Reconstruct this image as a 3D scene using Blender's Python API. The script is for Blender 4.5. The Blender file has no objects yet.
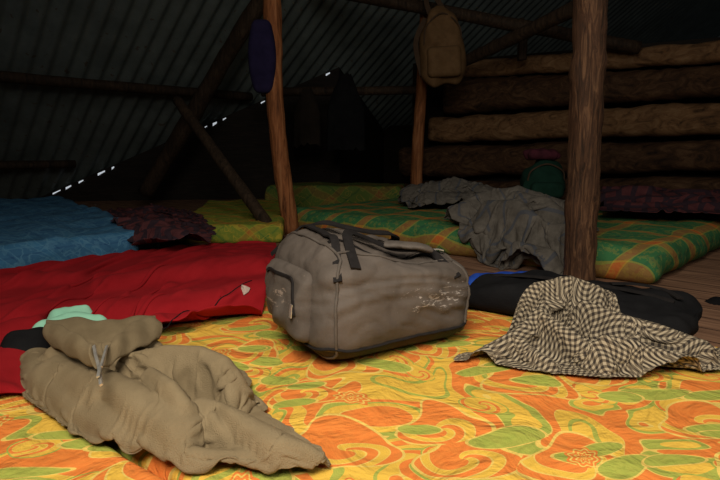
import bpy, bmesh, math, random
import numpy as np
from mathutils import Vector, Matrix
random.seed(3); RNG=np.random.RandomState(5)
sc=bpy.context.scene
sc.view_settings.view_transform='Standard'
# ------------------------------------------------ camera
F=560.0; CZ=0.70; PITCH=math.atan(90/F); cp,sp_=math.cos(PITCH),math.sin(PITCH)
cam=bpy.data.cameras.new('camera'); camo=bpy.data.objects.new('camera',cam); sc.collection.objects.link(camo)
cam.lens=28; cam.sensor_width=36; cam.clip_start=.02
camo.location=(0,0,CZ); camo.rotation_euler=(math.pi/2-PITCH,0,0); sc.camera=camo
def ray(u,v):
    x=(u-360)/F; y=-(v-240)/F
    return (x,cp+y*sp_,-sp_+y*cp)
def P(u,v,z=.14):
    d=ray(u,v); t=(z-CZ)/d[2]; return Vector((d[0]*t,d[1]*t,z))
def D(u,v,y):
    d=ray(u,v); t=y/d[1]; return Vector((d[0]*t,y,CZ+d[2]*t))
# ------------------------------------------------ materials
class NT:
    def __init__(s,name):
        s.m=bpy.data.materials.new(name); s.m.use_nodes=True; s.t=s.m.node_tree
        s.b=s.t.nodes['Principled BSDF']; s.tc=s.t.nodes.new('ShaderNodeTexCoord')
    def n(s,ty,ins={},**at):
        x=s.t.nodes.new(ty)
        for k,v in at.items(): setattr(x,k,v)
        for k,v in ins.items():
            if isinstance(v,bpy.types.NodeSocket): s.t.links.new(v,x.inputs[k])
            else: x.inputs[k].default_value=v
        return x
    def math(s,op,a,b=0.0,c=None):
        ins={0:a,1:b}
        if c is not None: ins[2]=c
        return s.n('ShaderNodeMath',ins,operation=op).outputs[0]
    def ramp(s,fac,stops,interp='LINEAR'):
        r=s.n('ShaderNodeValToRGB',{0:fac}); cr=r.color_ramp; cr.interpolation=interp
        while len(cr.elements)<len(stops): cr.elements.new(.5)
        for e,(p,c) in zip(cr.elements,stops): e.position=p; e.color=(*c,1)
        return r.outputs[0]
    def mix(s,f,a,b,blend='MIX'):
        x=s.t.nodes.new('ShaderNodeMix'); x.data_type='RGBA'; x.blend_type=blend
        for i,v in ((0,f),(6,a),(7,b)):
            if isinstance(v,bpy.types.NodeSocket): s.t.links.new(v,x.inputs[i])
            else: x.inputs[i].default_value=v if i==0 else (*v,1)
        return x.outputs[2]
    def noise(s,scale,vec=None,detail=3,rough=.5,dist=0):
        return s.n('ShaderNodeTexNoise',{'Vector':vec or s.tc.outputs['Object'],'Scale':scale,'Detail':detail,'Roughness':rough,'Distortion':dist})
    def mapv(s,scale=(1,1,1),rot=(0,0,0),src='Object'):
        return s.n('ShaderNodeMapping',{'Vector':s.tc.outputs[src],'Scale':scale,'Rotation':rot}).outputs[0]
    def bump(s,h,st=.3,d=.01):
        b=s.n('ShaderNodeBump',{'Height':h,'Strength':st,'Distance':d}); s.t.links.new(b.outputs[0],s.b.inputs['Normal'])
    def out(s,col,rough=.9,spec=.2,metal=0):
        if isinstance(col,bpy.types.NodeSocket): s.t.links.new(col,s.b.inputs['Base Color'])
        else: s.b.inputs['Base Color'].default_value=(*col,1)
        s.b.inputs['Roughness'].default_value=rough; s.b.inputs['Specular IOR Level'].default_value=spec
        s.b.inputs['Metallic'].default_value=metal
        return s.m
def fabric(name,c1,c2,scale=6,fine=300,bs=.35,rough=.95,sheen=0,spec=.15):
    m=NT(name); n=m.noise(scale,detail=5,rough=.65); f=m.noise(fine,detail=2)
    col=m.ramp(n.outputs[0],[(.3,c1),(.7,c2)])
    m.bump(f.outputs[0],bs,.004)
    if sheen: m.b.inputs['Sheen Weight'].default_value=sheen
    return m.out(col,rough,spec)
def wood(name,dark,mid,light,sc_=(14,14,1.2),rough=.75,bs=.8):
    m=NT(name); v=m.mapv(sc_)
    n=m.noise(1.6,v,6,.65,1.5); n2=m.noise(3.5,detail=3)
    col=m.ramp(n.outputs[0],[(.3,dark),(.5,mid),(.72,light)])
    col=m.mix(m.math('MULTIPLY',n2.outputs[0],.7),col,dark)
    m.bump(n.outputs[0],bs,.012); return m.out(col,rough,.25)
def floral(name,org=(.78,.19,.032),yel=(.77,.48,.06),grn=(.32,.40,.065),pale=(.79,.57,.13),S=3.7):
    m=NT(name); oc=m.tc.outputs['Object']
    w=m.noise(3.4,oc,1,.5); off=m.n('ShaderNodeVectorMath',{0:w.outputs[1],1:(.5,.5,.5)},operation='SUBTRACT')
    off=m.n('ShaderNodeVectorMath',{0:off.outputs[0],'Scale':.22},operation='SCALE')
    v=m.n('ShaderNodeVectorMath',{0:oc,1:off.outputs[0]},operation='ADD').outputs[0]
    def curls(scale,rnd,lobes,size,turns,c_a,c_b,c_l,selthr=None,shift=(0,0,0)):
        vv=m.n('ShaderNodeVectorMath',{0:v,1:shift},operation='ADD').outputs[0]
        vo=m.n('ShaderNodeTexVoronoi',{'Vector':vv,'Scale':scale,'Randomness':rnd},voronoi_dimensions='2D')
        df=m.n('ShaderNodeVectorMath',{0:vv,1:vo.outputs['Position']},operation='SUBTRACT').outputs[0]
        sx=m.n('ShaderNodeSeparateXYZ',{0:df}); ang=m.math('ARCTAN2',sx.outputs[1],sx.outputs[0]); r=vo.outputs['Distance']
        s=m.math('MULTIPLY_ADD',m.math('SINE',m.math('ADD',ang,m.math('MULTIPLY',r,turns))),.5,.5)
        body=m.ramp(s,[(0,c_a),(.54,c_l),(.585,c_b),(.91,c_l),(.95,c_a)],'CONSTANT')
        pw=m.math('ADD',r,m.math('MULTIPLY',m.math('SINE',m.math('MULTIPLY',ang,lobes)),size*.2))
        sel=m.n('ShaderNodeSeparateXYZ',{0:vo.outputs['Color']}).outputs[0]
        msk=m.math('LESS_THAN',pw,size); rim=m.math('LESS_THAN',m.math('ABSOLUTE',m.math('SUBTRACT',pw,size+.010)),.013)
        if selthr is not None:
            g=m.math('GREATER_THAN',sel,selthr); msk=m.math('MULTIPLY',msk,g); rim=m.math('MULTIPLY',rim,g)
        return body,msk,rim
    n=m.noise(4.2,v,0,.5,1.3)
    col=m.ramp(n.outputs[0],[(0,org),(.38,pale),(.388,yel),(.465,grn),(.505,pale),(.513,org),(.59,pale),(.597,yel),(.69,grn),(.735,yel)],'CONSTANT')
    b,k,r_=curls(S*1.9,.9,2.0,.30,14.0,yel,org,pale,.55,(.37,.21,0)); col=m.mix(k,col,b); col=m.mix(r_,col,grn)
    b,k,r_=curls(S,.75,3.0,.33,12.0,org,yel,pale); col=m.mix(k,col,b); col=m.mix(r_,col,pale)
    for sc2,rot,th_ in ((1.15,.7,.52),(1.4,2.2,.62)):
        lf=m.n('ShaderNodeTexVoronoi',{'Vector':m.n('ShaderNodeMapping',{'Vector':v,'Scale':(1,2.2,1),'Rotation':(0,0,rot)}).outputs[0],'Scale':S*sc2,'Randomness':1.0},voronoi_dimensions='2D')
        lsel=m.math('GREATER_THAN',m.n('ShaderNodeSeparateXYZ',{0:lf.outputs['Color']}).outputs[1],th_)
        lk=m.math('MULTIPLY',m.math('LESS_THAN',lf.outputs['Distance'],.29),lsel); lin_=m.math('MULTIPLY',m.math('LESS_THAN',lf.outputs['Distance'],.26),lsel)
        col=m.mix(lk,col,pale); col=m.mix(lin_,col,grn)
    fl=m.n('ShaderNodeTexVoronoi',{'Vector':v,'Scale':S*1.35,'Randomness':1.0},voronoi_dimensions='2D')
    d2=m.n('ShaderNodeVectorMath',{0:v,1:fl.outputs['Position']},operation='SUBTRACT').outputs[0]
    q=m.n('ShaderNodeSeparateXYZ',{0:d2}); a2=m.math('ARCTAN2',q.outputs[1],q.outputs[0])
    rr=m.math('ADD',fl.outputs['Distance'],m.math('MULTIPLY',m.math('SINE',m.math('MULTIPLY',a2,8.0)),.02))
    sel=m.math('GREATER_THAN',m.n('ShaderNodeSeparateXYZ',{0:fl.outputs['Color']}).outputs[0],.64)
    disk=m.math('MULTIPLY',m.math('LESS_THAN',rr,.19),sel)
    ring=m.math('MULTIPLY',m.math('GREATER_THAN',m.math('SINE',m.math('MULTIPLY',rr,95.0)),.45),disk)
    col=m.mix(disk,col,org); col=m.mix(ring,col,pale)
    fade=m.noise(60,oc,3); col=m.mix(m.math('MULTIPLY',fade.outputs[0],.28),col,(.70,.42,.10))
    wr=m.noise(7,oc,4,.55,.6); fi=m.noise(400,oc,1)
    h=m.math('ADD',wr.outputs[0],m.math('MULTIPLY',fi.outputs[0],.03))
    m.bump(h,.8,.06); return m.out(col,.85,.25)
def plaid_cover(name,base=(.05,.21,.07),a=(.55,.40,.05),b=(.62,.15,.03),c=(.03,.12,.06),s=2.1,k_=.75,worn=.0):
    m=NT(name); w=m.noise(3,detail=1); off=m.n('ShaderNodeVectorMath',{0:w.outputs[1],'Scale':.12},operation='SCALE')
    v=m.n('ShaderNodeVectorMath',{0:m.tc.outputs['Object'],1:off.outputs[0]},operation='ADD')
    x=m.n('ShaderNodeSeparateXYZ',{0:v.outputs[0]})
    zz=m.math('MULTIPLY',x.outputs[2],1.3)
    fx=m.math('FRACT',m.math('MULTIPLY',m.math('ADD',m.math('ADD',x.outputs[0],x.outputs[1]),zz),s*.8)); fy=m.math('FRACT',m.math('MULTIPLY',m.math('ADD',m.math('SUBTRACT',x.outputs[1],x.outputs[0]),zz),s*.8))
    c1=m.ramp(fx,[(0,base),(.40,a),(.43,b),(.60,a),(.63,base),(.8,c),(.86,base)],'CONSTANT')
    c2=m.ramp(fy,[(0,base),(.2,c),(.26,base),(.48,a),(.51,b),(.68,a),(.71,base)],'CONSTANT')
    col=m.mix(.5,c1,c2)
    f=m.noise(9,detail=1,dist=1.2); col=m.mix(m.math('MULTIPLY',m.math('LESS_THAN',m.math('ABSOLUTE',m.math('SUBTRACT',f.outputs[0],.57)),.022),k_),col,a)
    if worn:
        g=m.noise(22,detail=4,rough=.7); col=m.mix(m.math('MULTIPLY',m.math('GREATER_THAN',g.outputs[0],.54),worn),col,a)
        g=m.noise(5,detail=4,rough=.7); col=m.mix(m.math('MULTIPLY',g.outputs[0],worn*.9),col,c)
    wr=m.noise(8,detail=4); m.bump(wr.outputs[0],.5,.03); return m.out(col,.85,.25)
def gingham(name,size=.0160):
    m=NT(name); uv=m.n('ShaderNodeUVMap').outputs[0]; x=m.n('ShaderNodeSeparateXYZ',{0:uv})
    def st(o): return m.math('GREATER_THAN',m.math('FRACT',m.math('MULTIPLY',o,1/size)),.5)
    a=m.math('MULTIPLY',m.math('ADD',st(x.outputs[0]),st(x.outputs[1])),.5)
    col=m.ramp(a,[(0,(.41,.345,.245)),(.25,(.155,.125,.088)),(.75,(.038,.032,.028))],'CONSTANT')
    f=m.noise(350); m.bump(f.outputs[0],.3,.003); return m.out(col,.95,.1)
def striped(name,c1,c2,stripe,per=.16,axis=0,w=.12,k_=.75):
    m=NT(name); uv=m.n('ShaderNodeUVMap').outputs[0]; x=m.n('ShaderNodeSeparateXYZ',{0:uv})
    f=m.math('LESS_THAN',m.math('FRACT',m.math('MULTIPLY',x.outputs[axis],1/per)),w)
    f2=m.math('LESS_THAN',m.math('FRACT',m.math('MULTIPLY',x.outputs[1-axis],1/(per*1.7))),w*.7)
    n=m.noise(14,detail=5,rough=.7); n3=m.noise(160,detail=2)
    col=m.ramp(n.outputs[0],[(.3,c1),(.7,c2)]); col=m.mix(m.math('MULTIPLY',m.math('MAXIMUM',f,f2),k_),col,stripe)
    m.bump(n3.outputs[0],.6,.006); return m.out(col,.97,.1)
def lin(name,c,rough=.8,metal=0,spec=.3):
    m=NT(name); n=m.noise(60,detail=2); col=m.ramp(n.outputs[0],[(.3,tuple(k*.8 for k in c)),(.7,tuple(min(1,k*1.15) for k in c))])
    return m.out(col,rough,spec,metal)
# ------------------------------------------------ object helpers
def link(ob,label=None,cat=None,parent=None,mat=None,**kw):
    sc.collection.objects.link(ob)
    if label: ob['label']=label
    if cat: ob['category']=cat
    if parent: ob.parent=parent
    if mat: ob.data.materials.append(mat)
    for k,v in kw.items(): ob[k]=v
    return ob
def mk(name,verts,faces,uv=None,smooth=True):
    me=bpy.data.meshes.new(name); me.from_pydata([tuple(v) for v in verts],[],faces); me.validate(); me.update()
    if smooth: me.polygons.foreach_set('use_smooth',[True]*len(me.polygons))
    if uv is not None:
        l=me.uv_layers.new(name='UVMap')
        for lp in me.loops: l.data[lp.index].uv=uv[lp.vertex_index]
    return bpy.data.objects.new(name,me)
class VN:
    """cheap vector noise: random sinusoids"""
    def __init__(s,wl,n=14,seed=1):
        r=np.random.RandomState(seed); a=r.rand(n)*6.283; k=6.283/wl*(.6+.8*r.rand(n))
        s.k=np.stack([np.cos(a)*k,np.sin(a)*k,(r.rand(n)-.5)*2*k],1); s.p=r.rand(n)*6.283; s.n=n
    def __call__(s,x,y,z=0.):
        x=np.asarray(x,float); r=np.zeros_like(x+y+z)
        for k,p in zip(s.k,s.p): r=r+np.sin(k[0]*x+k[1]*y+k[2]*z+p)
        return r/math.sqrt(s.n)
def rbox_mesh(name,h,r,step=.03,deform=None,kr=4):
    def ax(H):
        inner=max(1,int(round(2*(H-r)/step))); a=list(np.linspace(-(H-r),(H-r),inner+1))
        ed=[H-r+r*math.tan(i/kr*math.pi/4) for i in range(1,kr+1)]
        return [-e for e in reversed(ed)]+a+ed
    A=[ax(H) for H in h]; vid={}; vs=[]; fs=[]
    def vert(i,j,k):
        key=(i,j,k)
        if key not in vid:
            p=np.array([A[0][i],A[1][j],A[2][k]]); q=np.clip(p,-(np.array(h)-r),np.array(h)-r); d=p-q; L=np.linalg.norm(d)
            if L>1e-9: p=q+d/L*r
            vid[key]=len(vs); vs.append(p)
        return vid[key]
    N=[len(a)-1 for a in A]
    for ax_,(b,c) in ((0,(1,2)),(1,(2,0)),(2,(0,1))):
        for side in (0,N[ax_]):
            for i in range(N[b]):
                for j in range(N[c]):
                    def g(ii,jj):
                        t=[0,0,0]; t[ax_]=side; t[b]=ii; t[c]=jj; return vert(*t)
                    f=[g(i,j),g(i+1,j),g(i+1,j+1),g(i,j+1)]
                    if side==0: f.reverse()
                    fs.append(f)
    if deform: vs=[deform(p) for p in vs]
    return mk(name,vs,fs)
def spline(pts,n=8,closed=False):
    pts=[Vector(p) for p in pts]; out=[]; L=len(pts)
    rng=range(L if closed else L-1)
    for i in rng:
        g=lambda k: pts[k%L] if closed else pts[max(0,min(L-1,k))]
        p0,p1,p2,p3=g(i-1),g(i),g(i+1),g(i+2)
        for j in range(n):
            t=j/n; out.append(.5*((2*p1)+(-p0+p2)*t+(2*p0-5*p1+4*p2-p3)*t*t+(-p0+3*p1-3*p2+p3)*t**3))
    if not closed: out.append(pts[-1])
    return out
def tube(name,pts,rad,seg=12,noise=0,closed=False,seed=0,caps=True,flat=1.0):
    pts=[Vector(p) for p in pts]; n=len(pts); vs=[];fs=[]
    vn=VN(.25,8,seed+11); ref=None
    for i,p in enumerate(pts):
        a=pts[(i-1)%n] if closed else pts[max(0,i-1)]; b=pts[(i+1)%n] if closed else pts[min(n-1,i+1)]
        t=(b-a).normalized()
        if ref is None: ref=t.orthogonal().normalized() if flat==1.0 else (Vector((0,0,1))-t*t.z).normalized()
        x=(ref-t*ref.dot(t)).normalized(); ref=x; y=t.cross(x)
        R=rad[i] if hasattr(rad,'__len__') else rad
        for k in range(seg):
            an=6.28318*k/seg; q=R
            if noise: q=R*(1+noise*float(vn(i*.06+math.cos(an)*.12,math.sin(an)*.12,i*.05)))
            vs.append(p+(x*math.cos(an)*flat+y*math.sin(an))*q)
    m=n if closed else n-1
    for i in range(m):
        for k in range(seg):
            fs.append([i*seg+k,i*seg+(k+1)%seg,((i+1)%n)*seg+(k+1)%seg,((i+1)%n)*seg+k])
    if caps and not closed:
        fs.append(list(range(seg))[::-1]); fs.append([(n-1)*seg+k for k in range(seg)])
    return mk(name,vs,fs)
def ribbon(name,pts,nrm,w,th,closed=False):
    pts=[Vector(p) for p in pts]; n=len(pts); vs=[];fs=[]
    for i,p in enumerate(pts):
        a=pts[(i-1)%n] if closed else pts[max(0,i-1)]; b=pts[(i+1)%n] if closed else pts[min(n-1,i+1)]
        t=(b-a).normalized(); N=Vector(nrm(i/(n-1),p) if callable(nrm) else nrm); s=t.cross(N).normalized(); N=s.cross(t).normalized()
        W=w(i/(n-1)) if callable(w) else w
        for a_,b_ in ((-1,-1),(1,-1),(1,1),(-1,1)): vs.append(p+s*a_*W/2+N*b_*th/2)
    for i in range(n if closed else n-1):
        for k in range(4):
            fs.append([i*4+k,((i+1)%n)*4+k,((i+1)%n)*4+(k+1)%4,i*4+(k+1)%4])
    if not closed: fs+= [[0,1,2,3],[(n-1)*4+3,(n-1)*4+2,(n-1)*4+1,(n-1)*4]]
    o=mk(name,vs,fs,smooth=False); return o
def pole(name,a,b,r0,r1,mat,label,cat,seg=14,noise=.06,seed=0,bend=.02,**kw):
    a=Vector(a);b=Vector(b); n=30; r_=random.Random(seed); o1=Vector((r_.uniform(-1,1),r_.uniform(-1,1),0))*bend
    mid=a; pts=[a.lerp(b,i/n)-mid+o1*math.sin(i/n*math.pi*1.5+seed) - o1*math.sin(seed)*(1-i/n) for i in range(n+1)]
    o=tube(name,pts,[r0+(r1-r0)*i/n for i in range(n+1)],seg,noise,seed=seed); o.location=mid
    return link(o,label,cat,mat=mat,**kw)
# ------------------------------------------------ cloth solver
def inpoly(x,y,poly):
    c=np.zeros(x.shape,bool); n=len(poly)
    for i in range(n):
        x0,y0=poly[i]; x1,y1=poly[(i+1)%n]
        m=((y0>y)!=(y1>y)); xi=(x1-x0)*(y-y0)/((y1-y0) if abs(y1-y0)>1e-9 else 1e-9)+x0
        c^=m&(x<xi)
    return c
def polydist(x,y,poly):
    d=np.full(x.shape,9.); n=len(poly)
    for i in range(n):
        a=np.array(poly[i]);b=np.array(poly[(i+1)%n]); e=b-a; L=max(e@e,1e-12)
        t=np.clip(((x-a[0])*e[0]+(y-a[1])*e[1])/L,0,1); d=np.minimum(d,np.hypot(x-a[0]-t*e[0],y-a[1]-t*e[1]))
    return np.where(inpoly(x,y,poly),d,0)
def ridge_field(x,y,ridges,base,k=70.,creases=()):
    """(u,v,h,w): fold top seen there; (x,y,h,w,'w'): world position"""
    S=np.zeros_like(x)
    def chain(R,fn):
        best=np.zeros_like(x)
        pts=[((Vector((r[0],r[1],0)) if len(r)==5 else P(r[0],r[1],base+abs(r[2]))),r[2],r[3]) for r in R]
        if len(pts)==1: pts=pts*2
        for (a,ha,wa),(b,hb,wb) in zip(pts[:-1],pts[1:]):
            d=np.array([b.x-a.x,b.y-a.y]); L=max(d@d,1e-9)
            t=np.clip(((x-a.x)*d[0]+(y-a.y)*d[1])/L,0,1)
            dist=np.hypot(x-a.x-t*d[0],y-a.y-t*d[1]); h=ha+(hb-ha)*t; w=wa+(wb-wa)*t
            best=np.maximum(best,fn(h,dist/w))
        return best
    for R in ridges: S=S+np.exp(k*chain(R,lambda h,q:h*np.sqrt(np.clip(1-q**2,0,1))))-1
    H=np.log1p(S)/k
    for zc,R in creases:
        c=chain(R,lambda h,q:np.exp(-q*q)+0*h); H=H-zc*c*np.clip(H/.05,0,1)
    return np.maximum(H,0)
class Field:
    def __init__(s,x0,x1,y0,y1,fn,res=.012,blur=1):
        s.xs=np.arange(x0,x1,res); s.ys=np.arange(y0,y1,res); s.r=res
        X,Y=np.meshgrid(s.xs,s.ys); H=fn(X,Y)
        for _ in range(blur):
            q=np.pad(H,1,mode='edge'); H=(q[1:-1,1:-1]*2+q[:-2,1:-1]+q[2:,1:-1]+q[1:-1,:-2]+q[1:-1,2:])/6
        s.H=H
    def __call__(s,x,y):
        i=np.clip((x-s.xs[0])/s.r,0,len(s.xs)-1.001); j=np.clip((y-s.ys[0])/s.r,0,len(s.ys)-1.001)
        a=i.astype(int);b=j.astype(int);fx=i-a;fy=j-b;H=s.H
        return (H[b,a]*(1-fx)+H[b,a+1]*fx)*(1-fy)+(H[b+1,a]*(1-fx)+H[b+1,a+1]*fx)*fy
def curve_at(pts,t,sm=True):
    q=np.array([[p[0],p[1]] for p in (spline([Vector((p[0],p[1],0)) for p in pts],8) if sm and len(pts)>2 else pts)])
    d=np.r_[0,np.cumsum(np.hypot(*np.diff(q,axis=0).T))]; d/=d[-1]
    return np.stack([np.interp(t,d,q[:,0]),np.interp(t,d,q[:,1])],-1)
def coons(nx,ny,bottom,right,top,left):
    u=np.linspace(0,1,nx); v=np.linspace(0,1,ny); B=curve_at(bottom,u); T_=curve_at(top,u); Lf=curve_at(left,v); R=curve_at(right,v)
    U,V=np.meshgrid(u,v); U=U[...,None];V=V[...,None]
    return (1-V)*B[None]+V*T_[None]+(1-U)*Lf[:,None]+U*R[:,None]-((1-U)*(1-V)*B[0]+U*(1-V)*B[-1]+(1-U)*V*T_[0]+U*V*T_[-1])
def rim_of(xy): return [tuple(p) for p in np.concatenate([xy[0,::3],xy[::3,-1],xy[-1,::-3],xy[::-3,0]])]
def cloth(name,xy,ex,H,label,cat,mat,steps=110,iters=9,amp=.035,wl=.14,seed=1,th=.004,pin=.5,pieces=.6,k2=.86,parent=None,smooth=1,stretch=(1,1),flatuv=0.0):
    ny,nx=xy.shape[:2]; U,V=np.meshgrid(np.linspace(0,1,nx),np.linspace(0,1,ny)); exx=ex*stretch[0]; exy=ex*stretch[1]
    r0=np.concatenate([xy,(H(xy[...,0],xy[...,1]))[...,None]],-1)
    Lh=np.sqrt(((r0[:,1:]-r0[:,:-1])**2).sum(-1)); Lv=np.sqrt(((r0[1:]-r0[:-1])**2).sum(-1))
    Lh=(.5*Lh+.5*Lh.mean(1,keepdims=True))*exx; Lv=(.5*Lv+.5*Lv.mean(0,keepdims=True))*exy
    if flatuv>0:
        Lh=(1-flatuv)*Lh+flatuv*Lh.mean(); Lv=(1-flatuv)*Lv+flatuv*Lv.mean()
    Ld=np.hypot((Lh[:-1]+Lh[1:])/2,(Lv[:,:-1]+Lv[:,1:])/2)
    cH=np.concatenate([np.zeros((ny,1)),np.cumsum(Lh,1)],1); cV=np.concatenate([np.zeros((1,nx)),np.cumsum(Lv,0)],0)
    a=VN(wl,12,seed); b=VN(wl,12,seed+1); c=VN(wl*1.5,12,seed+2)
    edge=np.minimum(np.minimum(U,1-U),np.minimum(V,1-V)); ef=np.clip(edge*8,.25,1)
    jx,jy=b(xy[...,0],xy[...,1])*wl*.10,c(xy[...,0],xy[...,1])*wl*.10
    pos=np.zeros((ny,nx,3)); pos[...,0]=xy[...,0]+jx*ef; pos[...,1]=xy[...,1]+jy*ef
    pos[...,2]=H(pos[...,0],pos[...,1])+.01+amp*(1+a(xy[...,0],xy[...,1]))*ef
    prev=pos.copy(); pinxy=pos[...,:2].copy()
    bd=np.zeros((ny,nx),bool); bd[0]=bd[-1]=True; bd[:,0]=bd[:,-1]=True
    def con(A,B,L):
        d=B-A; l=np.sqrt((d*d).sum(-1))+1e-9; c_=d*(((l-L)/l)*.5)[...,None]; A+=c_; B-=c_
    def conj(A,B,L,st,mode):
        d=B-A; l=np.sqrt((d*d).sum(-1))+1e-9; e=(l-L)/l
        if mode==1: e=np.minimum(e,0)
        return d*(e*(.5*st))[...,None]
    for s in range(steps):
        vel=(pos-prev)*.93; prev=pos.copy(); pos=pos+vel; pos[...,2]-=.0016
        for it in range(iters):
            for o in (0,1):
                m=(nx-o)//2; con(pos[:,o:o+2*m:2],pos[:,o+1:o+2*m:2],Lh[:,o:o+2*m:2][:,:m])
                m=(ny-o)//2; con(pos[o:o+2*m:2],pos[o+1:o+2*m:2],Lv[o:o+2*m:2][:m])
            c_=conj(pos[:-1,:-1],pos[1:,1:],Ld,.25,0); pos[:-1,:-1]+=c_; pos[1:,1:]-=c_
            c_=conj(pos[1:,:-1],pos[:-1,1:],Ld,.25,0); pos[1:,:-1]+=c_; pos[:-1,1:]-=c_
            for k,f in ((2,k2),(4,pieces)):
                c_=conj(pos[:,:-k],pos[:,k:],(cH[:,k:]-cH[:,:-k])*f,.3,1); pos[:,:-k]+=c_; pos[:,k:]-=c_
                c_=conj(pos[:-k],pos[k:],(cV[k:]-cV[:-k])*f,.3,1); pos[:-k]+=c_; pos[k:]-=c_
            if s<steps*pin: pos[bd,:2]=pinxy[bd]
            h=H(pos[...,0],pos[...,1])+.004; pen=pos[...,2]<h
            if it==iters-1:
                pos[...,0]=np.where(pen,prev[...,0]*.7+pos[...,0]*.3,pos[...,0]); pos[...,1]=np.where(pen,prev[...,1]*.7+pos[...,1]*.3,pos[...,1])
            pos[...,2]=np.where(pen,h,pos[...,2])
        mv=np.abs(pos-prev).max()
        if mv>.03: prev=pos-np.clip(pos-prev,-.01,.01)
    for _ in range(smooth):
        q_=np.pad(pos,((1,1),(1,1),(0,0)),mode='edge'); av=(q_[:-2,1:-1]+q_[2:,1:-1]+q_[1:-1,:-2]+q_[1:-1,2:])/4; pos=pos*.5+av*.5
    h=H(pos[...,0],pos[...,1])+.004; pos[...,2]=np.maximum(pos[...,2],h)
    ctr=pos.reshape(-1,3).mean(0); ctr[2]=pos[...,2].min()
    if parent is not None: ctr=np.array(parent.location)
    vs=(pos-ctr).reshape(-1,3); uv=np.stack([cH-cH[:,nx//2:nx//2+1],cV-cV[ny//2:ny//2+1]],-1).reshape(-1,2)
    fs=[[j*nx+i,j*nx+i+1,(j+1)*nx+i+1,(j+1)*nx+i] for j in range(ny-1) for i in range(nx-1)]
    o=mk(name,vs,fs,uv=[tuple(t) for t in uv])
    if parent is None: o.location=ctr
    link(o,label,cat,mat=mat,parent=parent)
    so=o.modifiers.new('s','SOLIDIFY'); so.thickness=th; so.offset=1
    sb=o.modifiers.new('ss','SUBSURF'); sb.levels=1; sb.render_levels=1
    return o
def heap(name,ridges,base,mat,label=None,cat=None,parent=None,res=.006,wr=.006,seed=3,k=70.,blur=3,wlen=.06,creases=()):
    pts=[(P(u,v,base+h),w) for R in ridges for (u,v,h,w) in R]
    x0=min(p.x-w for p,w in pts)-.02;x1=max(p.x+w for p,w in pts)+.02;y0=min(p.y-w for p,w in pts)-.02;y1=max(p.y+w for p,w in pts)+.02
    xs=np.arange(x0,x1,res);ys=np.arange(y0,y1,res);X,Y=np.meshgrid(xs,ys)
    nz=VN(wlen*3,10,seed); nz2=VN(wlen*3,10,seed+5)
    Xw=X+nz(X,Y)*.008; Yw=Y+nz2(X,Y)*.008
    Hm=ridge_field(Xw,Yw,ridges,base,k,creases)
    a=VN(wlen,10,seed+1); b=VN(wlen*.45,10,seed+2); w_=VN(wlen*2.2,10,seed+3)
    Wr=-np.clip(.5-np.abs(a(X,Y)),0,1)*wr*1.2 -np.clip(.5-np.abs(w_(X,Y)),0,1)*wr*2.2+b(X,Y)*wr*.15
    Hm=np.where(Hm>0,Hm+Wr*np.clip(Hm/.03,0,1),0)
    for _ in range(blur):
        q=np.pad(Hm,1,mode='edge'); Hm=(q[1:-1,1:-1]*2+q[:-2,1:-1]+q[2:,1:-1]+q[1:-1,:-2]+q[1:-1,2:])/6
    ok=Hm>.004; idx=-np.ones(Hm.shape,int); vs=[];fs=[]
    cx,cy=(x0+x1)/2,(y0+y1)/2
    fm=ok[:-1,:-1]|ok[1:,:-1]|ok[:-1,1:]|ok[1:,1:]
    for j,i in zip(*np.nonzero(fm)):
        f=[]
        for jj,ii in ((j,i),(j,i+1),(j+1,i+1),(j+1,i)):
            if idx[jj,ii]<0:
                idx[jj,ii]=len(vs); vs.append((X[jj,ii]-cx,Y[jj,ii]-cy,Hm[jj,ii] if ok[jj,ii] else 0.001))
            f.append(int(idx[jj,ii]))
        fs.append(f)
    o=mk(name,vs,fs); o.location=(cx,cy,base)
    return link(o,label,cat,parent=parent,mat=mat)
# ------------------------------------------------ materials instances
M_flor=floral('floral_cover'); M_flor2=M_flor
M_plaid=plaid_cover('green_plaid',base=(.045,.18,.065),a=(.50,.38,.05),b=(.58,.15,.03),k_=.0,s=2.3,worn=.22)
M_plaid2=plaid_cover('yellow_green_plaid',base=(.24,.29,.035),a=(.55,.42,.045),b=(.52,.17,.03),c=(.07,.18,.04),s=3.4,worn=.3)
M_plaid3=plaid_cover('dark_plaid',base=(.05,.035,.03),a=(.12,.08,.06),b=(.10,.03,.03),c=(.02,.02,.03),s=3)
M_plaid4=plaid_cover('dim_green_plaid',base=(.10,.15,.03),a=(.24,.20,.04),b=(.22,.10,.03),c=(.03,.09,.03),s=2.1)
M_blue=plaid_cover('blue_cover',base=(.04,.14,.27),a=(.10,.26,.40),b=(.05,.19,.35),c=(.02,.08,.19),s=4,k_=.6,worn=.4)
M_wood=wood('post_wood',(.06,.02,.008),(.42,.15,.05),(.65,.30,.13))
M_wood2=wood('post_wood_dark',(.012,.007,.004),(.095,.043,.021),(.28,.145,.072),(24,24,2.4))
M_beam=wood('beam_wood',(.012,.008,.005),(.052,.031,.018),(.105,.066,.04))
M_log=wood('log_wood',(.012,.006,.003),(.085,.040,.018),(.18,.098,.048),(.45,7,7),.85,.22)
M_log1=wood('pale_log_wood',(.045,.022,.010),(.25,.13,.057),(.40,.24,.12),(.45,7,7),.85,.22)
M_red=fabric('red_fleece',(.25,.006,.010),(.33,.011,.016),5,250,.3)
M_sweat=fabric('olive_fleece',(.19,.143,.082),(.275,.213,.126),7,420,.7)
M_sweatd=fabric('olive_fleece_collar',(.165,.124,.071),(.24,.185,.108),9,420,.7)
M_mint=fabric('mint_cloth',(.25,.55,.40),(.32,.65,.48),9,300,.2)
M_black=fabric('black_nylon',(.006,.006,.007),(.013,.013,.014),8,300,.6,.95,spec=.08)
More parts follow.
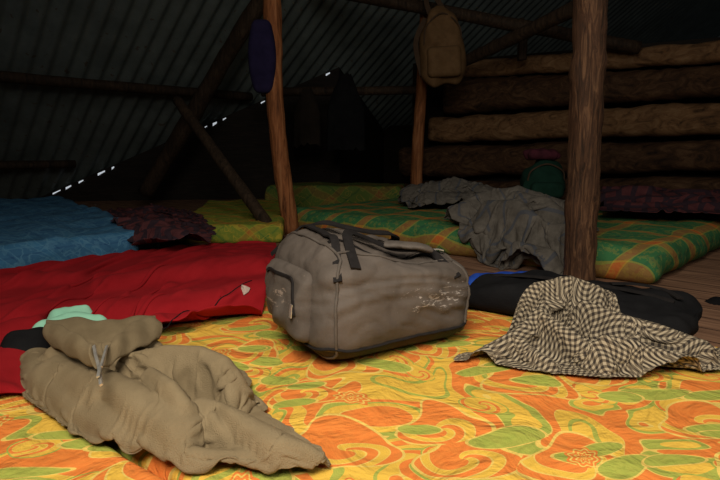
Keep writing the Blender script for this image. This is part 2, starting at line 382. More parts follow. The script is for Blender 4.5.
M_strap=lin('black_webbing',(.016,.014,.014),.8,spec=.15)
M_metal=lin('metal',(.6,.58,.54),.35,.7)
M_bluecloth=fabric('blue_cloth',(.015,.06,.4),(.03,.11,.6),9,200,.2)
M_ging=gingham('gingham')
M_gray=striped('gray_wool',(.08,.071,.061),(.165,.148,.127),(.055,.07,.10),.22,0,.09,.6)
M_dark=striped('maroon_check',(.07,.022,.026),(.12,.04,.042),(.02,.02,.03),.12,0,.35)
M_purple=fabric('purple_cloth',(.010,.008,.03),(.02,.016,.055),9,200,.2)
M_pack=fabric('brown_pack',(.12,.066,.028),(.18,.105,.048),12,250,.3,.8)
M_packd=fabric('pack_trim',(.05,.03,.018),(.08,.05,.03),12,250,.3,.8)
M_green=fabric('dark_green_pack',(.008,.03,.02),(.014,.05,.034),9,200,.3)
M_pink=fabric('pink_cloth',(.06,.017,.025),(.11,.025,.04),9,200,.3)
def bagmat():
    m=NT('gray_canvas'); oc=m.tc.outputs['Object']
    n=m.noise(7,oc,5,.65); f=m.noise(500,oc,2)
    col=m.ramp(n.outputs[0],[(.3,(.074,.060,.050)),(.7,(.128,.106,.091))])
    x=m.n('ShaderNodeSeparateXYZ',{0:oc})
    def band(o,c,w): return m.math('SUBTRACT',1.0,m.math('DIVIDE',m.math('ABSOLUTE',m.math('SUBTRACT',o,c)),w))
    zone=m.math('MINIMUM',band(x.outputs[0],.09,.18),band(x.outputs[2],.150,.055))
    fl=m.noise(1,m.mapv((22,22,90),(0,.25,0)),5,.75,1.2)
    k=m.math('GREATER_THAN',m.math('ADD',fl.outputs[0],m.math('MULTIPLY',zone,.18)),.70)
    zone2=m.math('MINIMUM',band(x.outputs[0],-.27,.08),m.math('MINIMUM',band(x.outputs[1],-.02,.14),band(x.outputs[2],.15,.10)))
    fl2=m.noise(1,m.mapv((50,18,60)),5,.75,1.2)
    k2=m.math('GREATER_THAN',m.math('ADD',fl2.outputs[0],m.math('MULTIPLY',zone2,.15)),.71)
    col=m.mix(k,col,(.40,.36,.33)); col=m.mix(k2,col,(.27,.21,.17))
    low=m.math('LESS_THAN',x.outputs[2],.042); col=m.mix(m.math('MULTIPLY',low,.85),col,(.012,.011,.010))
    m.bump(m.math('ADD',m.math('MULTIPLY',n.outputs[0],.8),m.math('MULTIPLY',f.outputs[0],.08)),.35,.02)
    return m.out(col,.75,.25)
M_bag=bagmat(); M_bagpipe=fabric('gray_piping',(.075,.063,.054),(.12,.103,.09),20,300,.2,.6)
def floormat():
    m=NT('floor_boards'); oc=m.mapv((1,1,1),(0,0,math.radians(43)))
    x=m.n('ShaderNodeSeparateXYZ',{0:oc}); pl=m.math('FRACT',m.math('MULTIPLY',x.outputs[1],6.0))
    gap=m.math('LESS_THAN',pl,.05); n=m.n('ShaderNodeTexNoise',{'Vector':m.n('ShaderNodeMapping',{'Vector':oc,'Scale':(1.5,18,1)}).outputs[0],'Scale':2,'Detail':5})
    col=m.ramp(n.outputs[0],[(.3,(.13,.065,.04)),(.7,(.36,.20,.12))]); col=m.mix(gap,col,(.02,.01,.008))
    m.bump(n.outputs[0],.4,.01); return m.out(col,.8,.2)
M_floor=floormat()
def roofmat():
    m=NT('corrugated_iron'); n=m.noise(2.5,detail=6,rough=.7); n2=m.noise(12,detail=4)
    col=m.ramp(n.outputs[0],[(.3,(.12,.148,.145)),(.7,(.23,.28,.272))])
    col=m.mix(m.math('GREATER_THAN',n2.outputs[0],.68),col,(.14,.12,.10))
    return m.out(col,.5,.4,.3)
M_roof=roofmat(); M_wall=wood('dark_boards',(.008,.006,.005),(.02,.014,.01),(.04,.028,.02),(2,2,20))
# ------------------------------------------------ room shell
e1=Vector((.72,-.694,0)); e2=Vector((-.694,-.72,0)); TAN=.73; A0=-8.6
def roofz(x,y): return TAN*(e1.x*x+e1.y*y-A0)
fo=mk('floor',[(-9,-2,0),(10,-2,0),(10,15,0),(-9,15,0)],[[0,1,2,3]],smooth=False); link(fo,mat=M_floor,kind='structure')
bs=np.arange(-17,3.5,.0225); as_=[-8.6,-2.6]; vs=[];fs=[]
for b in bs:
    off=.029*math.cos(2*math.pi*b/.18)
    for a in as_:
        p=e1*a+e2*b; vs.append((p.x,p.y,TAN*(a-A0)+off+.03))
for i in range(len(bs)-1): fs.append([2*i,2*i+1,2*i+3,2*i+2])
link(mk('ceiling',vs,fs),mat=M_roof,kind='structure')
def wallpoly(name,a,b,mat,topf,n=40,z0=0):
    vs=[];fs=[]
    for i in range(n+1):
        x=a[0]+(b[0]-a[0])*i/n; y=a[1]+(b[1]-a[1])*i/n; vs+= [(x,y,z0),(x,y,topf(x,y))]
    for i in range(n): fs.append([2*i,2*i+2,2*i+3,2*i+1])
    return link(mk(name,vs,fs,smooth=False),mat=mat,kind='structure')
rz=lambda x,y:max(.02,roofz(x,y)-.03)
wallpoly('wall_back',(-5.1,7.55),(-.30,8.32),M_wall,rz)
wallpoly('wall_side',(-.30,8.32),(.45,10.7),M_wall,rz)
wallpoly('wall_left',(.45,10.7),(3.0,9.2),M_wall,lambda x,y:min(1.15,rz(x,y)))
wallpoly('wall_right',(.72,7.9),(6.5,4.44),M_wall,lambda x,y:1.86)
gaps=[(53,10),(66,7),(79,6),(98,9),(112,3),(196,5),(205,3),(213,5),(223,4),(261,5),(269,2),(326,5)]
vs=[];fs=[]
def on(u):
    best=None
    for i in range(2001):
        t=i/2000; x=-5.1+4.8*t; y=7.55+.77*t; z=roofz(x,y)
        uu=360+F*x/(y*cp-(z-CZ)*sp_)
        if best is None or abs(uu-u)<best[0]: best=(abs(uu-u),x,y,z)
    return best[1:]
for u0,w in gaps:
    a=on(u0); b=on(u0+w*.8); k=len(vs); hh=.015+.03*random.random()
    vs+=[(a[0],a[1]-.02,a[2]-.05-hh),(b[0],b[1]-.02,b[2]-.05-hh*.6),(b[0],b[1]-.02,b[2]-.05),(a[0],a[1]-.02,a[2]-.05)]; fs.append([k,k+1,k+2,k+3])
em=NT('daylight'); em.b.inputs['Emission Color'].default_value=(.85,.92,1,1); em.b.inputs['Emission Strength'].default_value=.5; em.out((.6,.65,.7))
link(mk('daylight_glow_1',vs,fs,smooth=False),mat=em.m,kind='structure')  # glowing slivers before the wall, standing in for daylight through roof gaps
def roofpole(name,a,b0,b1,r,label,seed,drop=.12):
    p=e1*a+e2*b0; q=e1*a+e2*b1; z=TAN*(a-A0)-drop
    return pole(name,(p.x,p.y,z),(q.x,q.y,z),r,r*.85,M_beam,label,'beam',seed=seed)
roofpole('purlin',-6.5,-4.6,2.5,.06,'dark round timber purlin under the corrugated roof',1)
roofpole('purlin',-7.72,-2.7,2.5,.05,'low dark timber purlin near the eave',2)
pole('cross_beam',D(262,92,7.2),D(425,90,7.0),.055,.05,M_beam,'dark horizontal beam carrying hanging jackets','beam',seed=5)
pole('rafter',D(145,193,6.75),D(270,-12,6.1),.095,.085,M_beam,'heavy dark rafter sloping up under the iron roof','beam',seed=4)
pole('tie_beam',D(318,-12,6.55),D(640,48,6.0),.07,.065,M_beam,'rough horizontal tie beam above the log wall','beam',seed=6)
pole('rafter',D(455,66,6.5),D(600,-4,5.0),.06,.07,M_beam,'dark rafter slanting above the log wall','beam',seed=7)
pole('king_post',D(522,60,6.35),D(520,20,6.35),.05,.05,M_beam,'short dark upright between log wall and beam','post',seed=8)
# ------------------------------------------------ log wall
def wpt(u,v):
    k=(u-360)/F; y=8.0/(1+.6*k); return D(u,v,y)
logs=[((462,62,78),(720,42,63),M_log1,'thin pale top log of the cabin wall',.06),
      ((448,81,114),(720,67,97),M_log,'thick dark upper log of the cabin wall',.04),
      ((432,118,142),(720,101,135),M_log1,'bright thick middle log of the cabin wall',.045),
      ((404,147,178),(720,139,171),M_log,'split lower log of the cabin wall',.04),
      ((398,182,204),(720,176,204),M_log,'lowest log of the cabin wall behind bedding',.04)]
for i,((ul,t0,b0),(ur,t1,b1),mt,lab,nz) in enumerate(logs):
    A=wpt(ul,(t0+b0)/2); um=760; B=wpt(um,(t1+b1)/2+((t1+b1)-(t0+b0))/2*(um-ur)/(ur-ul))
    fa=A.y/F*.5*(b0-t0)*.97; fb=B.y/F*.5*(b1-t1)*.97; vl=VN(1.3,6,200+i)
    o=tube('log',[ (A.lerp(B,j/60)-A)+Vector((0,0,.012*float(vl(j*.08,i)))) for j in range(61)],[(fa+(fb-fa)*j/60)*(1+.04*float(vl(j*.08,3+i))) for j in range(61)],28,nz,seed=20+i); o.location=A
    ax=(B-A).normalized(); nn=Vector((ax.y,-ax.x,0)).normalized()
    if nn.y>0: nn=-nn
    for v_ in o.data.vertices:
        t=v_.co.dot(ax)/(B-A).length; lim=(fa+(fb-fa)*t)*.72; c=ax*v_.co.dot(ax); d=(v_.co-c).dot(nn)
        if d>lim: v_.co-=nn*(d-lim)*.8
    link(o,lab,'log',mat=mt)
# ------------------------------------------------ mattresses
def mattress(name,c,u,v,L,W,z0,th,mat,label,r=.045,seed=1,lump=.008,step=.07,kr=3):
    u=Vector((u[0],u[1],0)).normalized(); v=Vector((v[0],v[1],0)).normalized()
    ctr=Vector((c[0],c[1],0))+u*L/2+v*W/2; n1=VN(.5,10,seed); n2=VN(.16,10,seed+1)
    s=1 if u.cross(v).z>0 else -1
    def de(p):
        p=p.copy(); k=1 if p[2]>0 else 0
        p[2]+=k*(lump*float(n1(p[0],p[1]))+lump*.5*float(n2(p[0],p[1])))
        w_=.012 if lump>.004 else .003
        e=w_*float(n1(p[0]+3,p[1]+p[2]*2)); p[0]+=e; p[1]+=w_*float(n1(p[0],p[1]+9))
        w=np.array(u)*p[0]+np.array(v)*p[1]; w[2]=p[2]; return w
    o=rbox_mesh(name,(L/2,W/2,th/2),r,step,de,kr=kr)
    if s<0: o.data.flip_normals()
    o.location=(ctr.x,ctr.y,z0+th/2); return link(o,label,'mattress',mat=mat)
CA=(-.95,3.12); eA=(.788,-.616); fA=(-.616,-.788)
mattress('mattress',CA,eA,fA,3.1,1.36,0,.14,M_flor,'foam mattress in yellow cover with orange and green swirling floral print',seed=4,step=.04,lump=.0035,r=.028)
cB=(CA[0]+fA[0]*1.37+eA[0]*.5,CA[1]+fA[1]*1.37+eA[1]*.5)
mattress('mattress',cB,eA,fA,2.4,.95,0,.14,M_flor2,'yellow and orange floral mattress beside the larger one',seed=5,step=.05,lump=.0035,r=.028)
C4=Vector((1.50,2.78)); M4poly=[C4,C4-Vector((.72,-.694))*3.05,C4-Vector((.72,-.694))*3.05+Vector((.694,.72))*2.15,C4+Vector((.694,.72))*2.15]
mattress('mattress',C4,(-.72,.694),(.694,.72),3.05,2.13,0,.20,M_plaid,'green foam mattress with yellow and orange plaid floral cover',seed=6,r=.09,kr=5)
mattress('mattress',P(168,226,.14)[:2],(1,.04),(-.12,1),.85,2.1,0,.15,M_plaid2,'yellow-green patterned mattress beside the slanted brace',seed=7)
mattress('mattress',(-1.15,6.75),(.95,-.15),(.15,.95),1.65,.75,0,.28,M_plaid4,'dim yellow-green mattress at the back near the log wall',seed=8)
cb=P(164,238,.19)
mattress('mattress',(cb.x,cb.y),(-.60,.80),(-.74,-.67),3.3,1.5,0,.23,M_blue,'blue patterned foam mattress under the low eave',seed=9,lump=.014,r=.08,kr=5)
mattress('mattress',(2.85,5.05),(.86,-.5),(.5,.86),2.0,.70,0,.26,M_plaid3,'dark patterned mattress against the log wall',seed=10)
# ------------------------------------------------ posts
b1=P(292,234,0); t1=D(267,-30,b1.y); pole('wooden_post',b1,t1,.068,.075,M_wood,'bare orange-brown timber post with purple cloth bag hung on it','post',seed=31,noise=.05,bend=.03)
b3=Vector((1.075,2.68,0)); t3=D(592,-30,2.68); pole('wooden_post',b3,t3,.074,.076,M_wood2,'thick rough dark timber post beside the green mattress','post',seed=33,noise=.07,bend=.006,seg=18)
b2=Vector((.66,6.60,0.0)); t2=D(424,12,6.60); pole('wooden_post',b2,t2,.07,.06,M_wood,'thin pale post below the hanging backpack','post',seed=32,noise=.05,bend=.02)
bbp=P(279,240,0.02); tb=D(177,100,5.6); pole('wooden_brace',bbp,tb,.05,.05,M_beam,'slanted dark wooden brace leaning from floor to rafter','brace',seed=34,noise=.05)
# ------------------------------------------------ duffel bag
ex=Vector((.866,.5,0)); BC=Vector((.022,1.650,.147))
L,W,Hh=.490,.44,.325
root=bpy.data.objects.new('duffel_bag',None); link(root,'worn gray canvas duffel bag with dark straps on the floral mattress','bag')
root.location=BC; root.rotation_euler=(0,0,math.atan2(ex.y,ex.x))
bn=VN(.28,12,71); bn2=VN(.12,12,72); bn3=VN(.45,10,73)
RC=.084
def bdef(p):
    x,y,z=p; zz=(z+Hh/2)/Hh
    bul=math.sin(math.pi*min(1,max(0,zz*.9+.02)))
    k=1+bul*.03-.085*zz**2.2+.02*(1-zz)**2
    X=x*k; Y=y*k
    top=.87+.11*(1-(x/L+.5))+.05*math.cos(min(1,abs(y)/(W/2))*1.5)
    top-=.16*max(0,(x/(L/2)-.0)); top-=.22*math.exp(-((x-.01)/.13)**2)*math.exp(-((y+.10)/.14)**2)
    Z=zz*Hh*((1-zz)+zz*top)
    a=float(bn(x,y*1.2,z*1.5)); b_=float(bn2(x*1.0+1,y,z*1.6)); c_=float(bn3(x,y,z))
    nrm=Vector((x/L,y/W,z/Hh)).normalized()
    front=max(0,-y/(W/2)-.5)*2
    cur=z+.7*(x**2)-.02+.010*a
    fold=math.exp(-((cur-.060)/.010)**2)*-1.0+math.exp(-((cur-.032)/.010)**2)*-.6+math.exp(-((cur+.010)/.012)**2)*-.4+math.sin((x*.6+z*1.6)*40+c_*2)*.16
    d=(-.006*(abs(a)-.6)-.0032*max(0,.5-abs(b_))*2+.011*c_+.007*fold*front)*min(1,zz*3)
    return Vector((X,Y,Z))+nrm*d*1.3
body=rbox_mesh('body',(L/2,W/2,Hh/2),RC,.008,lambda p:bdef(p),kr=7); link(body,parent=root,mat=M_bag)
def surf(x,y,z,out=.0):
    h=np.array((L/2,W/2,Hh/2)); r=RC; p=np.array([x,y,z]); q=np.clip(p,-(h-r),h-r); d=p-q; n=np.linalg.norm(d)
    if n>1e-9: p=q+d/n*(r+out)
    return bdef(p)
def loop_at(x,n=64):
    pts=[]
    for i in range(n):
        a=2*math.pi*i/n; c,s=math.cos(a),math.sin(a); m=max(abs(c)/(W/2),abs(s)/(Hh/2)); pts.append(surf(x,c/m,s/m,.002))
    return pts
for xx in (-L/2+.024,L/2-.024):
    link(tube('piping',loop_at(xx),.0042,8,closed=True),parent=root,mat=M_bagpipe)
for yy in (-W/2+.033,W/2-.033):
    link(tube('top_seam',[surf(x,yy,Hh/2,.003) for x in np.linspace(-L/2+.02,L/2-.02,30)],.004,6),parent=root,mat=M_bagpipe)
pts=[]
for i in range(80):
    a=2*math.pi*i/80; c,s=math.cos(a),math.sin(a); m=max(abs(c)/(L/2),abs(s)/(W/2)); pts.append(surf(c/m,s/m,-Hh/2+.045,.003))
link(tube('base_seam',pts,.004,6,closed=True),parent=root,mat=M_strap)
def T(x,y,h):
    q=surf(x,y,Hh/2,0); return Vector((q.x,q.y,q.z+h))
zp=[T(x,-.11,.003) for x in np.linspace(-L/2+.04,L/2-.04,34)]
link(ribbon('zipper',zp,(0,0,1),.014,.004),parent=root,mat=M_strap)
link(ribbon('zipper_pull',[zp[30]+Vector((0,0,.006)),zp[30]+Vector((.02,-.01,.008)),zp[30]+Vector((.035,-.018,.004))],(0,0,1),.012,.003),parent=root,mat=M_metal)
def flap(name,x0,x1,y0,y1,lf,droop):
    vs=[];fs=[]; NXf,NYf=34,24
    for j in range(NYf):
        for i in range(NXf):
            u_=i/(NXf-1); v_=j/(NYf-1); x=x0+(x1-x0)*u_; y=y0+(y1-y0)*v_
            lift=.005+lf*math.sin(math.pi*u_)*(1-v_)**2+.003*float(bn2(x*1.3,y,3))
            vs.append(T(x,y-droop*math.sin(math.pi*u_)*(1-v_),lift*(1 if 0<i<NXf-1 and 0<j<NYf-1 else .3)))
    for j in range(NYf-1):
        for i in range(NXf-1): k=j*NXf+i; fs.append([k,k+1,k+NXf+1,k+NXf])
    fl=mk(name,vs,fs); link(fl,parent=root,mat=M_bag); s_=fl.modifiers.new('s','SOLIDIFY'); s_.thickness=.005
flap('top_flap',-.175,.18,-.07,.14,.014,.02)
def pk(p):
    x,y,z=p; q=surf(-L/2,y,z-.018,0); e=.6+.4*math.cos(y*9)*math.cos(z*10)
    return Vector((q.x+x*(1 if x>0 else e*1.25)-.004*abs(float(bn2(y,z,1))),q.y,q.z))
ep=rbox_mesh('end_pocket',(.028,.135,.090),.027,.010,pk,kr=4); link(ep,parent=root,mat=M_bag)
arc=[]
for t in np.linspace(.04,.74,40):
    a=math.pi*(1-t); y=.115*math.cos(a); z=-.03+.10*min(1,math.sin(a)*1.25); arc.append(pk((-.028,y,min(z,.070))))
link(ribbon('pocket_zipper',[p+Vector((-.004,0,0)) for p in arc],(-1,0,0),.008,.005),parent=root,mat=M_strap)
link(ribbon('pocket_zipper_pull',[arc[4]+Vector((-.008,0,0)),arc[4]+Vector((-.012,0,-.035))],(-1,0,0),.012,.003),parent=root,mat=M_metal)
h1=spline([surf(-.165,-W/2+.02,.10,.006),T(-.15,-.14,.012),T(-.11,-.08,.030),T(-.04,-.06,.040),T(.03,-.10,.040),T(.09,-.15,.030),T(.145,-.155,.016),surf(.165,-W/2+.02,.08,.006)],9)
link(ribbon('handle',h1,lambda t,p:(0,-.9*abs(t-.5)*2-.2,1),.027,.005),parent=root,mat=M_strap)
h2=spline([T(-.17,.12,.010),T(-.13,.06,.030),T(-.07,.03,.044),T(.02,.01,.050),T(.10,.01,.042),T(.15,.05,.024),T(.17,.11,.010)],9)
link(ribbon('handle',h2,lambda t,p:(0,-.3,1),.027,.005),parent=root,mat=M_strap)
g_=spline([T(.01,-.09,.048),T(.05,-.12,.046),T(.09,-.15,.038),T(.125,-.158,.028)],7)
link(tube('handle_grip',g_,.028,14,.05,flat=.38),parent=root,mat=M_bagpipe)
ss=spline([surf(-L/2+.005,.15,.08,.01),T(-.19,.11,.010),T(-.175,.03,.010),T(-.18,-.06,.008),T(-.19,-.13,.008),surf(-L/2+.04,-W/2+.02,.07,.010)],9)
link(ribbon('shoulder_strap',ss,lambda t,p:(-.8*max(0,.2-t)*5-.8*max(0,t-.75)*4,-1.0*max(0,t-.75)*4,1-.8*max(0,t-.75)*3.5),.022,.005),parent=root,mat=M_strap)
# ------------------------------------------------ black bag
bang=math.atan2(eA[1],eA[0]); BB=Vector((.73,1.86,.145)); KH=.105
kb=bpy.data.objects.new('travel_bag',None); link(kb,'flat black nylon travel bag beneath the checked shawl','bag'); kb.location=BB; kb.rotation_euler=(0,0,bang)
kn=VN(.22,10,81); kn2=VN(.08,8,82)
def kdef(p):
    p=np.array(p); z=(p[2]+KH/2); d=.012*float(kn(p[0],p[1],p[2]))+.004*float(kn2(p[0],p[1],p[2])); z*=1-.35*abs(p[0]/.37)**3
    return Vector((p[0]*(1+d),p[1]*(1+d),z+(d*.7-.004 if z>.05 else 0)))
link(rbox_mesh('body',(.37,.18,KH/2),.045,.014,kdef,kr=5),parent=kb,mat=M_black)
link(ribbon('zipper',[Vector((x,.02,.108-.036*abs(x/.37)**3)) for x in np.linspace(-.3,.3,20)],(0,0,1),.02,.006),parent=kb,mat=M_strap)
link(ribbon('handle',spline([(.10,.07,.108),(.17,.12,.106),(.25,.12,.100),(.31,.06,.092)],6),(0,0,1),.022,.005),parent=kb,mat=M_strap)
# ------------------------------------------------ shawl on black bag
e1a=Vector((eA[0],eA[1])); n1a=Vector((.616,.788))
def Hsh(x,y):
    lx=(x-BB.x)*e1a.x+(y-BB.y)*e1a.y; ly=(x-BB.x)*n1a.x+(y-BB.y)*n1a.y
    dx=np.clip((.385-np.abs(lx))/.045,0,1); dy=np.clip((.195-np.abs(ly))/.045,0,1)
    on_=(x-CA[0])*n1a.x+(y-CA[1])*n1a.y
    base=np.where(on_<0.01,.147,0.0)
    hb=.147+(KH+.016)*np.sqrt(1-(1-np.minimum(dx,dy))**2)*(1-.22*np.clip(np.abs(lx)/.37,0,1)**3)
    b=np.where((dx>0)&(dy>0),hb,base)
    r=ridge_field(x,y,[[(514,295,.12,.03),(535,284,.155,.036),(570,277,.175,.042),(600,287,.15,.034)],[(545,303,.12,.03),(518,330,.07,.032),(480,352,.03,.028)],
       [(582,300,.13,.03),(616,314,.115,.036),(660,326,.095,.036),(704,342,.06,.032)],[(540,310,.11,.024),(572,332,.08,.028),(606,356,.045,.028)],[(606,330,.10,.028),(645,346,.07,.03),(694,358,.045,.026)],[(520,340,.05,.024),(548,360,.03,.022)],[(640,362,.035,.024),(690,368,.03,.022)]],.147,k=140,
       creases=[(.028,[(556,300,.14,.009),(588,326,.10,.009),(622,352,.05,.009)]),(.022,[(630,328,.10,.008),(690,346,.06,.008)])])
    h=np.maximum(b,.147*(base>0)+r); return h
fsh=Field(.0,1.6,1.0,2.5,Hsh,.006,1)
Q=lambda L_,z: [P(u,v,z if len(r)==0 else r[0])[:2] for (u,v,*r) in L_]
sxy=coons(160,108,
  Q([(452,360),(485,363),(520,370),(560,375),(600,378),(650,378),(690,375),(718,369)],.15),
  Q([(718,369),(726,360),(722,348)],.15),
  Q([(470,351,.16),(498,335,.19),(506,308,.25),(508,291,.29),(530,278,.32),(572,272,.33),(604,281,.30),(620,298,.28),(656,311,.27),(696,327,.22),(722,348,.15)],.2),
  Q([(452,360),(458,355),(470,351,.16)],.15))
cloth('shawl',sxy,1.13,fsh,'black and cream gingham checked shawl crumpled over the black bag','shawl',M_ging,steps=110,amp=.016,wl=.085,seed=27,th=.0015,pin=1.0,pieces=.44,k2=.78,flatuv=.25)
# ------------------------------------------------ red blanket
def Hred(x,y):
    return .143+ridge_field(x,y,[[(-40,312,.02,.10),(60,305,.03,.10),(150,300,.05,.10),(210,292,.07,.10),(256,282,.08,.10)],[(110,278,.04,.09),(190,264,.06,.10),(250,256,.07,.12)],[(60,335,.03,.07),(130,325,.04,.07),(205,314,.055,.07),(245,307,.06,.07)],[(0,277,.03,.09),(60,274,.035,.09)],[(-20,385,.03,.05),(15,345,.035,.06)],[(-30,345,.03,.06),(20,320,.04,.07)]],.143,60)
fr_=Field(-3,.5,.6,4,Hred,.015,3)
rxy=coons(120,100,
  Q([(-75,430),(0,400),(36,394),(90,370),(150,342),(185,336),(215,326),(262,322)],.145),
  Q([(262,322),(270,292),(276,264),(278,244)],.145),
  Q([(-75,281),(0,272),(100,257),(200,246),(278,244)],.145),
  Q([(-75,430),(-75,340),(-75,281)],.145))
red=cloth('blanket',rxy,1.09,fr_,'red fleece blanket spread over the floral mattress with small white emblem','blanket',M_red,steps=90,amp=.016,wl=.26,seed=15,th=.005,pin=1.0,pieces=.86,k2=.96,smooth=2)
bpy.context.view_layer.update()
dg=bpy.context.evaluated_depsgraph_get()
def drop(ob,x,y,off=.002):
    e=ob.evaluated_get(dg); inv=ob.matrix_world.inverted(); o=inv@Vector((x,y,3)); hit,loc,no,ix=e.ray_cast(o,Vector((0,0,-1)))
    return (ob.matrix_world@loc+Vector((0,0,off))) if hit else Vector((x,y,.18))
line=spline([P(u,v,.18) for u,v in [(150,334),(180,322),(210,310),(232,302),(252,294)]],8); lp=[drop(red,p.x,p.y,.001) for p in line]
o=tube('piping',[p-red.location for p in lp],.0022,6); link(o,parent=red,mat=M_black)
ec=P(245,295,.20); vs=[];fs=[]
shape=[(0,0),(-.018,.016),(.0,.013),(.018,.018),(.016,.0),(.0,-.018),(-.014,-.004)]
for a,b in shape:
    p=drop(red,ec.x+a*.8,ec.y+b*1.1,.005); vs.append(p-red.location)
o=mk('emblem',vs,[[0,i,i%6+1] for i in range(1,7)],smooth=False); link(o,parent=red,mat=lin('white_emblem',(.55,.42,.36),.8)); o['label']='small white stitched emblem'
so=o.modifiers.new('s','SOLIDIFY'); so.thickness=.003; so.offset=0
# ------------------------------------------------ sweatshirt
sw=bpy.data.objects.new('sweatshirt',None); link(sw,'crumpled olive-brown fleece sweatshirt with zip collar on the mattress','sweatshirt')
sw.location=P(150,400,.145); sl=sw.location
def SP(u,v,z): return P(u,v,z)-sl
wxy=coons(180,118,
  Q([(34,398),(50,410),(86,434),(130,453),(180,469),(230,473),(285,475),(324,471)],.15),
  Q([(324,471),(332,464,.15),(326,450,.16)],.15),
  Q([(40,336,.19),(85,330,.205),(120,330,.21),(155,330,.215),(200,332,.215),(232,346,.20),(249,366,.175),(249,386,.16),(244,397,.155),(258,406,.155),(287,422,.155),(310,438,.155),(326,450,.155)],.15),
  Q([(34,398),(22,378),(22,356,.16),(30,342,.175),(40,336,.19)],.15))
rim=rim_of(wxy)
def Hsw(x,y):
    f=ridge_field(x,y,[
      [(34,352,.035,.05),(40,378,.04,.05),(58,394,.04,.05)],
      [(60,360,.06,.06),(100,374,.08,.06),(140,392,.085,.06),(178,415,.072,.055)],
      [(60,346,.07,.045),(100,346,.085,.045),(150,342,.09,.045)],
      [(130,356,.095,.034),(165,348,.115,.034),(200,349,.12,.034),(224,359,.11,.032),(236,373,.085,.027),(230,386,.065,.023)],
      [(150,370,.10,.026),(172,384,.11,.026),(184,402,.09,.026)],
      [(200,400,.07,.034),(228,412,.072,.042),(258,428,.062,.044),(288,443,.052,.042),(314,455,.045,.038)],
      [(62,402,.035,.035),(100,424,.04,.04),(150,444,.042,.04),(200,455,.04,.04),(260,458,.035,.035)]],.145,k=110,
      creases=[(.075,[(188,371,.10,.012),(200,382,.095,.016),(212,390,.08,.014),(222,394,.07,.009)]),(.02,[(100,384,.09,.008),(130,410,.08,.009),(160,440,.05,.008)]),(.018,[(215,404,.08,.007),(236,432,.06,.008),(268,456,.04,.006)])])
    d=polydist(x,y,rim); w=.024; m=np.sqrt(1-(1-np.clip(d/w,0,1))**2)
    return .145+f*m
fsw=Field(-1.2,.4,.6,2,Hsw,.004,1)
cloth('body',wxy,1.18,fsw,None,None,M_sweat,steps=110,amp=.020,wl=.070,seed=71,th=.004,pin=1.0,pieces=.50,k2=.82,parent=sw,smooth=1)
def band(name,low,up,bul,mat,K=8,th=.009):
    vs=[];fs=[]; n=len(low)
    for i in range(n):
        a,b=low[i],up[i]; t_=(low[min(i+1,n-1)]-low[max(i-1,0)]).normalized(); nn=t_.cross(b-a).normalized()
        if nn.z<0: nn=-nn
        for j in range(K):
            t=j/(K-1); vs.append(a.lerp(b,t)+nn*(bul*math.sin(t*math.pi))+Vector((0,0,.003*math.sin(i*.7+t*2))))
    for i in range(n-1):
        for j in range(K-1): fs.append([i*K+j,(i+1)*K+j,(i+1)*K+j+1,i*K+j+1])
    co=mk(name,vs,fs); link(co,parent=sw,mat=mat); s_=co.modifiers.new('s','SOLIDIFY'); s_.thickness=th; s_.offset=0
    b_=co.modifiers.new('b','SUBSURF'); b_.levels=1;b_.render_levels=1
low=spline([SP(98,370,.245),SP(86,364,.245),SP(70,356,.235),SP(56,348,.222),(SP(50,342,.212))],8)
up=spline([SP(93,346,.278),SP(81,336,.278),SP(64,327,.263),SP(50,323,.248),SP(44,329,.225)],8)
band('collar_flap',low,up,.010,M_sweatd)
low=spline([SP(102,370,.247),SP(112,364,.252),SP(128,354,.254),(SP(146,346,.250)),SP(158,340,.24)],8)
up=spline([SP(108,346,.280),SP(117,337,.282),SP(130,326,.279),SP(146,317,.270),SP(160,322,.252)],8)
band('collar_flap',low,up,.012,M_sweatd)
low=spline([SP(48,342,.21),SP(80,344,.228),SP(105,346,.23),SP(130,342,.234),SP(154,336,.23)],8)
up=spline([SP(46,321,.24),SP(76,318,.252),SP(104,321,.252),SP(128,318,.257),SP(156,315,.253)],8)
band('neck_back',low,up,.004,M_sweatd)
zpts=spline([SP(94,346,.288),SP(96,356,.282),SP(99,367,.274),SP(101,385,.268)],6)
link(ribbon('zipper',zpts,(0,-.8,.6),.006,.004),parent=sw,mat=M_metal)
zpts=spline([SP(107,346,.288),SP(104,356,.282),SP(101,367,.274)],6)
link(ribbon('zipper',zpts,(0,-.8,.6),.005,.004),parent=sw,mat=M_metal)
link(ribbon('zipper_pull',[SP(100,368,.282),SP(98,377,.276)],(0,-.8,.6),.006,.003),parent=sw,mat=M_metal)
heap('cloth',[[(40,320,.05,.04),(75,310,.055,.045),(100,314,.045,.03)],[(58,308,.05,.03),(85,303,.05,.02)]],.155,M_mint,'small pale mint green cloth beside the sweatshirt','cloth',res=.006,wr=.004,seed=51)
heap('cap',[[(18,330,.06,.05),(36,326,.06,.05)],[(16,342,.04,.04),(36,336,.04,.04)]],.155,M_black,'crumpled black knit cap beside the sweatshirt','cap',res=.006,wr=.005,seed=52)
